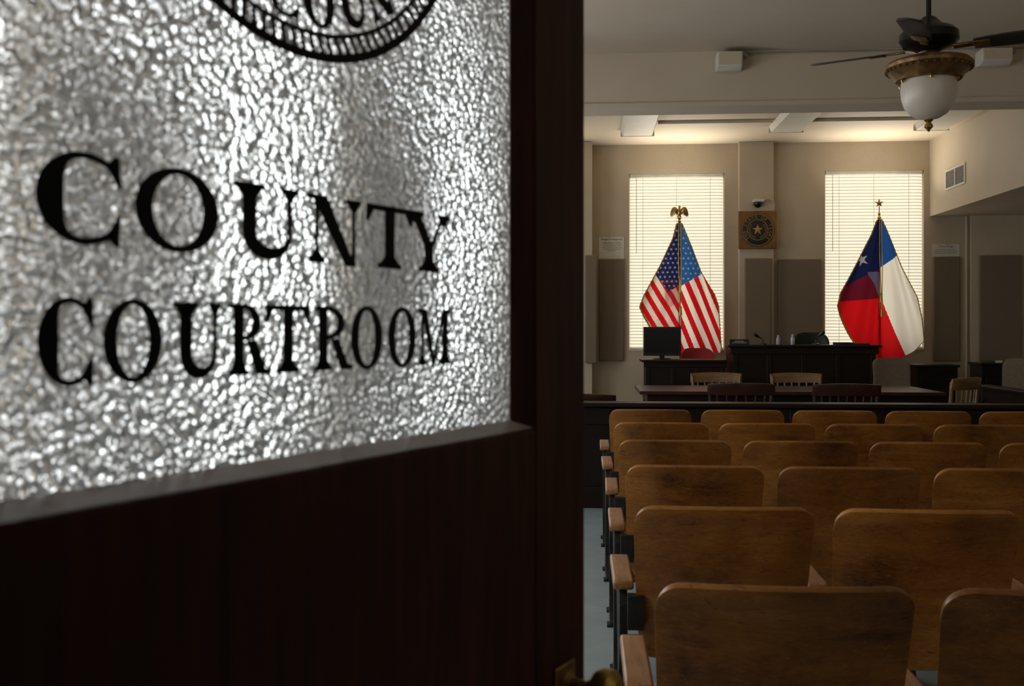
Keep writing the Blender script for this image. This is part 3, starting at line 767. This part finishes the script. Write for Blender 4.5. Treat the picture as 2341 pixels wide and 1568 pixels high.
for i, ch in enumerate(txt):
    if ch == ' ': continue
    a = math.radians(90+130-i*(260/(len(txt)-1)))
    me = textmesh(ch, s*.24)
    me.transform(Matrix.Translation((s*.60*cos(a), 0, s*.60*sin(a))) @ Matrix.Rotation(-(a-pi/2), 4, 'Y') @ Matrix.Rotation(pi/2, 4, 'X'))
    bigm.from_mesh(me)
me = bpy.data.meshes.new('l'); bigm.to_mesh(me); o = addobj('lettering', me, 'oldgold', pl, smooth=False); o.location = (0, -.0448, 0)
# dome camera
Y = 13.38; x, z = R(1732, 464, Y)
e = thing('security_camera', 'small dome security camera with white cable', 'camera', (x, Y, z))
b = MB(); b.box(-.07, .07, -.10, 0, .0, .04); b.obj('mount', 'white', e, bevel=.008)
b = MB(); b.lathe([(.06, 0), (.062, -.02), (.052, -.045), (.03, -.065), (.004, -.072)], c=(-.01, -.07, 0), n=20); b.obj('dome', 'screen', e)
b = MB(); b.tube([(.05, -.02, .035), (.15, -.01, .05), (.20, -.006, .03), (.215, -.006, -.03), (.215, .01, -.1), (.235, .11, -.16)], .005, 6); b.obj('cable', 'white', e)
# vent on bulkhead
ya = xb/math.tan(math.atan((2163-1170.5)/F)-TH); yb = xb/math.tan(math.atan((2208-1170.5)/F)-TH)
za = EH+(750-436)*(ya*CT-xb*ST)/F; zb = EH+(750-390)*(ya*CT-xb*ST)/F
e = thing('air_vent', 'white framed wall air vent grille on bulkhead', 'vent', (xb, (ya+yb)/2, za)); h = abs(ya-yb)/2; H = zb-za
b = MB()
b.box(-.015, 0, -h, h, 0, .025); b.box(-.015, 0, -h, h, H-.025, H); b.box(-.015, 0, -h, -h+.03, .025, H-.025); b.box(-.015, 0, h-.03, h, .025, H-.025); b.box(-.015, 0, -.012, .012, .025, H-.025)
b.obj('frame', 'white', e, bevel=.003)
b = MB()
for i in range(9):
    zz = .03+(H-.06)*(i+.5)/9; b.box(-.012, -.002, -h+.03, h-.03, zz-.006, zz+.004)
b.box(-.002, 0, -h+.03, h-.03, .025, H-.025)
b.obj('louver', 'vent', e)
# conduit
x = RX(2210, 13.45)
e = thing('wall_conduit', 'thin painted conduit pipe running down the wall', 'pipe', (x, 13.46, 0))
b = MB(); b.tube([(0, 0, 0.0), (0, 0, 2.849)], .013, 8); b.obj('pipe', 'trim', e)
# ceiling lights (off)
for i, (x, l, y0, y1) in enumerate(((.62, .42, 11.0, 12.5), (2.42, .42, 10.9, 12.4), (4.15, .42, 10.9, 12.4))):
    e = thing('ceiling_light', 'white surface-mounted fluorescent ceiling fixture, switched off', 'ceiling light', (x, (y0+y1)/2, ZC), group='fluorescent fixtures')
    h = (y1-y0)/2
    b = MB(); b.prism([(-l/2, 0), (l/2, 0), (l/2-.03, -.075), (-l/2+.03, -.075)], lambda xx, zz, yy: (xx, yy, zz), -h, h); b.obj('diffuser', 'white', e, bevel=.006)
    for q in (-h-.01, h):
        b = MB(); b.box(-l/2, l/2, q, q+.01, -.08, 0); b.obj('end_cap', 'white', e)
for q0, q1 in ((-1.46, -.11), (.34, 1.63)):
    e = thing('ceiling_conduit', 'painted conduit linking the ceiling fixtures', 'pipe', (2.3+(q0+q1)/2, 12.0, ZC), group='ceiling conduits')
    b = MB(); b.box(-(q1-q0)/2, (q1-q0)/2, -.02, .02, -.035, 0); b.obj('pipe', 'trim', e, bevel=.004)
# speakers on beam
for pa, pb, ya_, yb_ in ((1640, 1698, 116, 158), (2246, 2316, 108, 146)):
    Y = 8.82; xa, za = R(pa, yb_, Y); xb2, zb = R(pb, ya_, Y)
    e = thing('wall_speaker', 'white boxed speaker mounted on ceiling beam', 'speaker', ((xa+xb2)/2, 8.985, za), group='beam speakers'); h = (xb2-xa)/2; H = zb-za
    b = MB(); b.prism([(0, .01), (-.10, 0), (-.165, .03), (-.165, H), (0, H)], lambda yy, zz, xx: (xx, yy, zz), -h, h); b.obj('housing', 'white', e, bevel=.006)
    b = MB(); b.box(-h+.015, h-.015, -.169, -.165, .04, H-.015); b.obj('grille', 'trim', e)
    b = MB(); b.box(h, h+.05, -.10, 0, H-.03, H-.005); b.obj('bracket', 'greym', e)
e = thing('beam_cable', 'thin painted cable running along top of beam', 'cable', (2.0, 8.975, 3.82))
b = MB(); b.tube([(-.6, 0, 0), (2.8, 0, 0)], .008, 6); b.obj('cable', 'greym', e)

# ------------------------------------------------------------ ceiling fan
fd = 4.8; fu = (2123-1170.5)/F*fd
fx, fy = C2R(fu, fd)
fan = thing('ceiling_fan', 'dark ceiling fan with bronze ring and frosted bowl light', 'ceiling fan', (fx, fy, ZC))
def fz(py): return EH+(HY-py)*fd/F-ZC
b = MB(); b.lathe([(.07, 0), (.07, -.03), (.03, -.09), (.012, -.10), (.012, fz(48))], n=20); b.obj('downrod', 'fandark', fan)
b = MB(); b.lathe([(.03, fz(40)), (.05, fz(50)), (.07, fz(60)), (.115, fz(68)), (.135, fz(78)), (.138, fz(95)), (.115, fz(108)), (.07, fz(114)), (.05, fz(120)), (.045, fz(128))], n=32)
b.obj('motor_housing', 'fandark', fan, label='dark metal motor housing')
b = MB(); b.lathe([(.05, fz(124)), (.055, fz(132)), (.10, fz(136)), (.185, fz(142)), (.202, fz(150)), (.200, fz(157)), (.185, fz(163)), (.165, fz(172)), (.150, fz(184)), (.13, fz(186)), (.12, fz(178))], n=48)
for i in range(36):
    a = 2*pi*i/36; b.lathe([(.004, -.008), (.011, 0), (.004, .008)], c=(.192*cos(a), .192*sin(a), fz(160)), n=8)
b.obj('light_ring', 'bronze', fan, label='ornate bronze ring')
b = MB(); b.lathe([(.118, fz(168)), (.122, fz(178)), (.126, fz(190)), (.128, fz(205)), (.124, fz(225)), (.110, fz(245)), (.085, fz(260)), (.05, fz(270)), (.01, fz(274))], n=48)
b.obj('lamp_shade', 'lampglass', fan, label='frosted white glass bowl shade')
b = MB(); b.lathe([(.015, fz(270)), (.022, fz(275)), (.010, fz(280)), (.020, fz(287)), (.020, fz(291)), (.008, fz(297)), (.004, fz(301))], n=16); b.obj('finial', 'brass', fan)
b = MB()
for i in range(6):
    a = 2*pi*i/6+.3; b.lathe([(.006, -.01), (.011, 0), (.006, .01)], c=(.140*cos(a), .140*sin(a), fz(188)), n=8)
b.obj('clip', 'brass', fan)
ba = math.atan2(.28*CT+(-.46)*ST, -.46*CT-.28*ST)
zbld = fz(113)
for i in range(4):
    a = ba+i*pi/2
    b = MB()
    def bl(u, v):
        r = .20+.36*u
        w = (.046+.012*min(1, u*3)) * math.sqrt(max(0.0, 1-max(0, (u-.86)/.14)**2*.97))
        return (r, (v-.5)*2*w, 0)
    b.grid(bl, 18, 4)
    o = b.obj('fan_blade', 'fanblade', fan, solid=.008, bevel=.002)
    o.matrix_local = Matrix.Translation((0, 0, zbld)) @ Matrix.Rotation(a, 4, 'Z') @ Matrix.Rotation(math.radians(-13), 4, 'X')
    b = MB(); b.box(.11, .24, -.018, .018, -.006, .006); b.box(.20, .27, -.035, .035, -.010, -.004)
    o = b.obj('blade_arm', 'bronze', fan, bevel=.003)
    o.matrix_local = Matrix.Translation((0, 0, zbld)) @ Matrix.Rotation(a, 4, 'Z') @ Matrix.Rotation(math.radians(-13), 4, 'X')

# ------------------------------------------------------------ flags
def lerp(pts, y):
    if y <= pts[0][1]: return pts[0][0]
    for (xa, ya), (xb2, yb2) in zip(pts, pts[1:]):
        if y <= yb2: return xa+(xb2-xa)*(y-ya)/(yb2-ya)
    return pts[-1][0]
def instar(dx, dy, r, ri=.38, rot=0):
    d = math.hypot(dx, dy)
    if d > r: return False
    if d < r*ri*.8: return True
    a = (math.atan2(-dy, dx)-pi/2-rot) % (2*pi/5); a = min(a, 2*pi/5-a)
    bx, by = r*ri*cos(pi/5), r*ri*sin(pi/5)
    ex, ey = bx-r, by
    rho = (r*ey)/(cos(a)*ey-sin(a)*ex)
    return d <= rho
def side(x, y, x0, y0, x1, y1): return (x-x0)*(y1-y0)-(y-y0)*(x1-x0)
RED = (.70, .012, .02); WHT = (1.0, .97, .95); PINK = (.70, .42, .40)
def us_color(x, y):
    if x >= 1556:
        yb = 655-(x-1555)*.58
        if y < yb and x < 1612:
            for i in range(12):
                for j in range(4):
                    sx = 1562+j*11+(i % 2)*5.5; sy = 522+i*11.5
                    if instar(x-sx, y-sy, 3.6, rot=.3): return (.30, .40, .55)
            return (.03, .12, .38)  # lighter blue paints daylight shining through this half
        q = x*.925-y*.38
        return RED if int(math.floor((q-5)/11.5)) % 2 == 0 else WHT
    else:
        ybl = 668-(x-1530)*.8 if x > 1530 else 668-(1530-x)*1.25
        if y < ybl:
            for i in range(14):
                for j in range(6):
                    sx = 1505+j*10.5+(i % 2)*5.2-(i*.6); sy = 528+i*10.5
                    if instar(x-sx, y-sy, 3.8, rot=.5): return (.34, .35, .43)
            c = (.018, .024, .11)
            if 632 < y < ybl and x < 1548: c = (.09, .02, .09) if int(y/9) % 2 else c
            return c
        q = x*.86-y*.51
        r_ = int(math.floor((q-3)/11.5)) % 2 == 0
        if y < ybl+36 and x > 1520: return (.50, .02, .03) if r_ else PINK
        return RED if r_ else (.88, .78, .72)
def tx_color(x, y):
    if x >= 2012:
        yb = 612-(x-2012)*.72
        if y < yb: return (.018, .085, .35)
        if side(x, y, 2012, 676, 2070, 818) > 0: return WHT
        return (.72, .015, .02)
    yb = 655-(x-1930)*.50
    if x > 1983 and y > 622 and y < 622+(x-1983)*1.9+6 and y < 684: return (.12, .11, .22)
    if y < yb:
        if instar(x-1970, y-594, 16, rot=.35): return (.34, .34, .37)
        return (.010, .016, .075)
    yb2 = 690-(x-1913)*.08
    if y < yb2: return (.14, .010, .026)  # dark red paints backlight dimmed by doubled cloth
    return (.70, .010, .015)
def flag(name, lab, Y, ppx, ytop, CL, CR, ybot, cfn, fin):
    px0, _ = R(ppx, 700, Y)
    e = thing(name, lab, 'flag', (px0, Y, DZ))
    ztop = R(ppx, ytop, Y)[1]-DZ
    b = MB(); b.tube([(0, 0, .05), (0, 0, ztop)], .014, 12); b.obj('flagpole', 'brass', e, label='thin golden pole')
    b = MB(); b.lathe([(.14, 0), (.14, .015), (.11, .03), (.04, .045), (.03, .09), (.018, .1)], n=24); b.obj('stand', 'brass', e)
    bm = bmesh.new(); cl = bm.verts.layers.float_color.new('Col')
    ny, nx = 320, 160; y0 = CL[0][1]
    def fold(px, py):
        t = min(1, (py-y0)/150); a = (px-ppx)/(10+ .42*(py-y0)+1)
        return t*(.045*sin(a*8+.6)+.016*sin(a*15+1.5+py*.01))-.02-.03*math.exp(-((px-ppx)/10)**2)*min(1, (py-y0)/60)
    V = []
    for j in range(ny+1):
        py = y0+(ybot-y0)*j/ny; row = []
        l, r = lerp(CL, py), lerp(CR, py)
        for i in range(nx+1):
            u = i/nx; px = l+(r-l)*u
            X, Z = R(px, py, Y)
            v = bm.verts.new((X-px0, fold(px, py), Z-DZ)); c = cfn(px, py); v[cl] = (c[0], c[1], c[2], 1); row.append(v)
        V.append(row)
    for j in range(ny):
        for i in range(nx): bm.faces.new([V[j][i], V[j][i+1], V[j+1][i+1], V[j+1][i]])
    me = bpy.data.meshes.new('flag_cloth'); bm.to_mesh(me); bm.free()
    addobj('flag_cloth', me, 'cloth', e)
    bm = bmesh.new()
    def strip(pts, wx):
        P = []
        for (px, py, ox, oy) in pts:
            X, Z = R(px, py, Y); X2, Z2 = R(px+ox, py+oy, Y)
            dy = fold(px, py)
            P.append((bm.verts.new((X-px0, dy, Z-DZ)), bm.verts.new((X2-px0, dy, Z2-DZ))))
        for a, c in zip(P, P[1:]): bm.faces.new([a[0], c[0], c[1], a[1]])
    n = 60
    strip([(lerp(CL, y0+(ybot-y0)*i/n), y0+(ybot-y0)*i/n, -3.5-(i % 2)*.8, 1.5) for i in range(n+1)], 4)
    strip([(lerp(CR, y0+(ybot-y0)*i/n), y0+(ybot-y0)*i/n, 2.0+(i % 2)*.8, 0) for i in range(n+1)], 4)
    me = bpy.data.meshes.new('fringe'); bm.to_mesh(me); bm.free()
    addobj('fringe', me, 'fringe', e, solid=.004, label='gold fringe')
    b = MB(); zc1 = ztop-.02
    L = (710-ytop)*Y/F
    b.tube([(.012, -.06, zc1), (.016, -.085, zc1-L*.5), (.008, -.09, zc1-L*.95)], .006, 6)
    b.tube([(-.010, -.06, zc1), (-.018, -.085, zc1-L*.4), (.0, -.09, zc1-L*.8)], .006, 6)
    b.lathe([(.008, .03), (.018, .02), (.014, .005), (.022, -.09), (.004, -.09)], c=(.008, -.09, zc1-L*.95), n=10)
    b.lathe([(.008, .03), (.018, .02), (.014, .005), (.022, -.09), (.004, -.09)], c=(.0, -.09, zc1-L*.8), n=10)
    b.obj('tassel', 'gold', e, label='gold cord and tassel')
    fin(e, ztop)
M['fringe'] = pmat('gold_fringe', (.55, .33, .05), .8, var=.3, scale=60)
def eagle(e, z):
    b = MB()
    b.lathe([(.016, -.02), (.026, .0), (.012, .02), (.030, .045), (.012, .07)], c=(0, 0, z), n=14)
    b.lathe([(.006, .065), (.020, .085), (.026, .12), (.022, .15), (.012, .17), (.014, .185), (.015, .195), (.005, .21)], c=(0, 0, z), n=12)
    b.tube([(0, -.008, z+.192), (.012, -.02, z+.19), (.028, -.022, z+.182)], [.009, .007, .001], 6)
    b.face([(-.02, .01, z+.10), (.02, .01, z+.10), (.030, .012, z+.055), (-.030, .012, z+.055)])
    for sg in (-1, 1):
        pts = [(.012, .15), (.035, .178), (.062, .192), (.088, .180), (.108, .145), (.118, .095), (.112, .055), (.103, .095), (.097, .050), (.088, .095), (.080, .055), (.072, .100), (.062, .065), (.050, .105), (.035, .085), (.018, .10)]
        hub = (.055, .14)
        for p, q in zip(pts, pts[1:]+pts[:1]):
            b.face([(sg*hub[0], -.014, z+hub[1]), (sg*p[0], .0, z+p[1]), (sg*q[0], .0, z+q[1])])
            b.face([(sg*hub[0], .012, z+hub[1]), (sg*p[0], .0, z+p[1]), (sg*q[0], .0, z+q[1])])
    b.obj('eagle_finial', 'brass', e, label='golden eagle finial')
def starfin(e, z):
    global b
    b = MB()
    b.lathe([(.016, -.02), (.026, .0), (.010, .03), (.018, .05), (.007, .07), (.006, .16)], c=(0, 0, z), n=12)
    star(.060, 0, 0, z+.19, .012); star(.060, 0, 0, z+.19, -.012)
    b.obj('star_finial', 'brass', e, label='golden star finial')
flag('national_flag', 'stars and stripes flag with gold fringe on eagle-topped pole', 13.15, 1553, 506,
     [(1549, 510), (1540, 545), (1512, 605), (1475, 672), (1464, 700), (1474, 722), (1500, 768), (1525, 806)],
     [(1557, 510), (1580, 565), (1602, 622), (1632, 672), (1642, 700), (1645, 745), (1648, 798), (1646, 806)], 806, us_color, eagle)
flag('state_flag', 'lone star state flag with gold fringe on star-topped pole', 13.15, 2010, 498,
     [(2006, 502), (1992, 540), (1948, 620), (1920, 670), (1914, 698), (1930, 738), (1955, 785), (1975, 818)],
     [(2014, 502), (2040, 560), (2062, 612), (2096, 680), (2108, 730), (2113, 780), (2088, 800), (2058, 818)], 818, tx_color, starfin)

# ------------------------------------------------------------ world, camera
w = bpy.data.worlds.new('w'); S.world = w; w.use_nodes = True
w.node_tree.nodes['Background'].inputs[0].default_value = (.95, .78, .70, 1); w.node_tree.nodes['Background'].inputs[1].default_value = .03
cam = bpy.data.cameras.new('camera'); co = bpy.data.objects.new('camera', cam); COL.objects.link(co)
co.location = (0, 0, EH); co.rotation_euler = (pi/2, 0, TH)
cam.lens = 35; cam.sensor_width = 36; cam.shift_y = -34/2341
cam.clip_start = .01
cam.dof.use_dof = True; cam.dof.focus_distance = 8; cam.dof.aperture_fstop = 8
S.camera = co
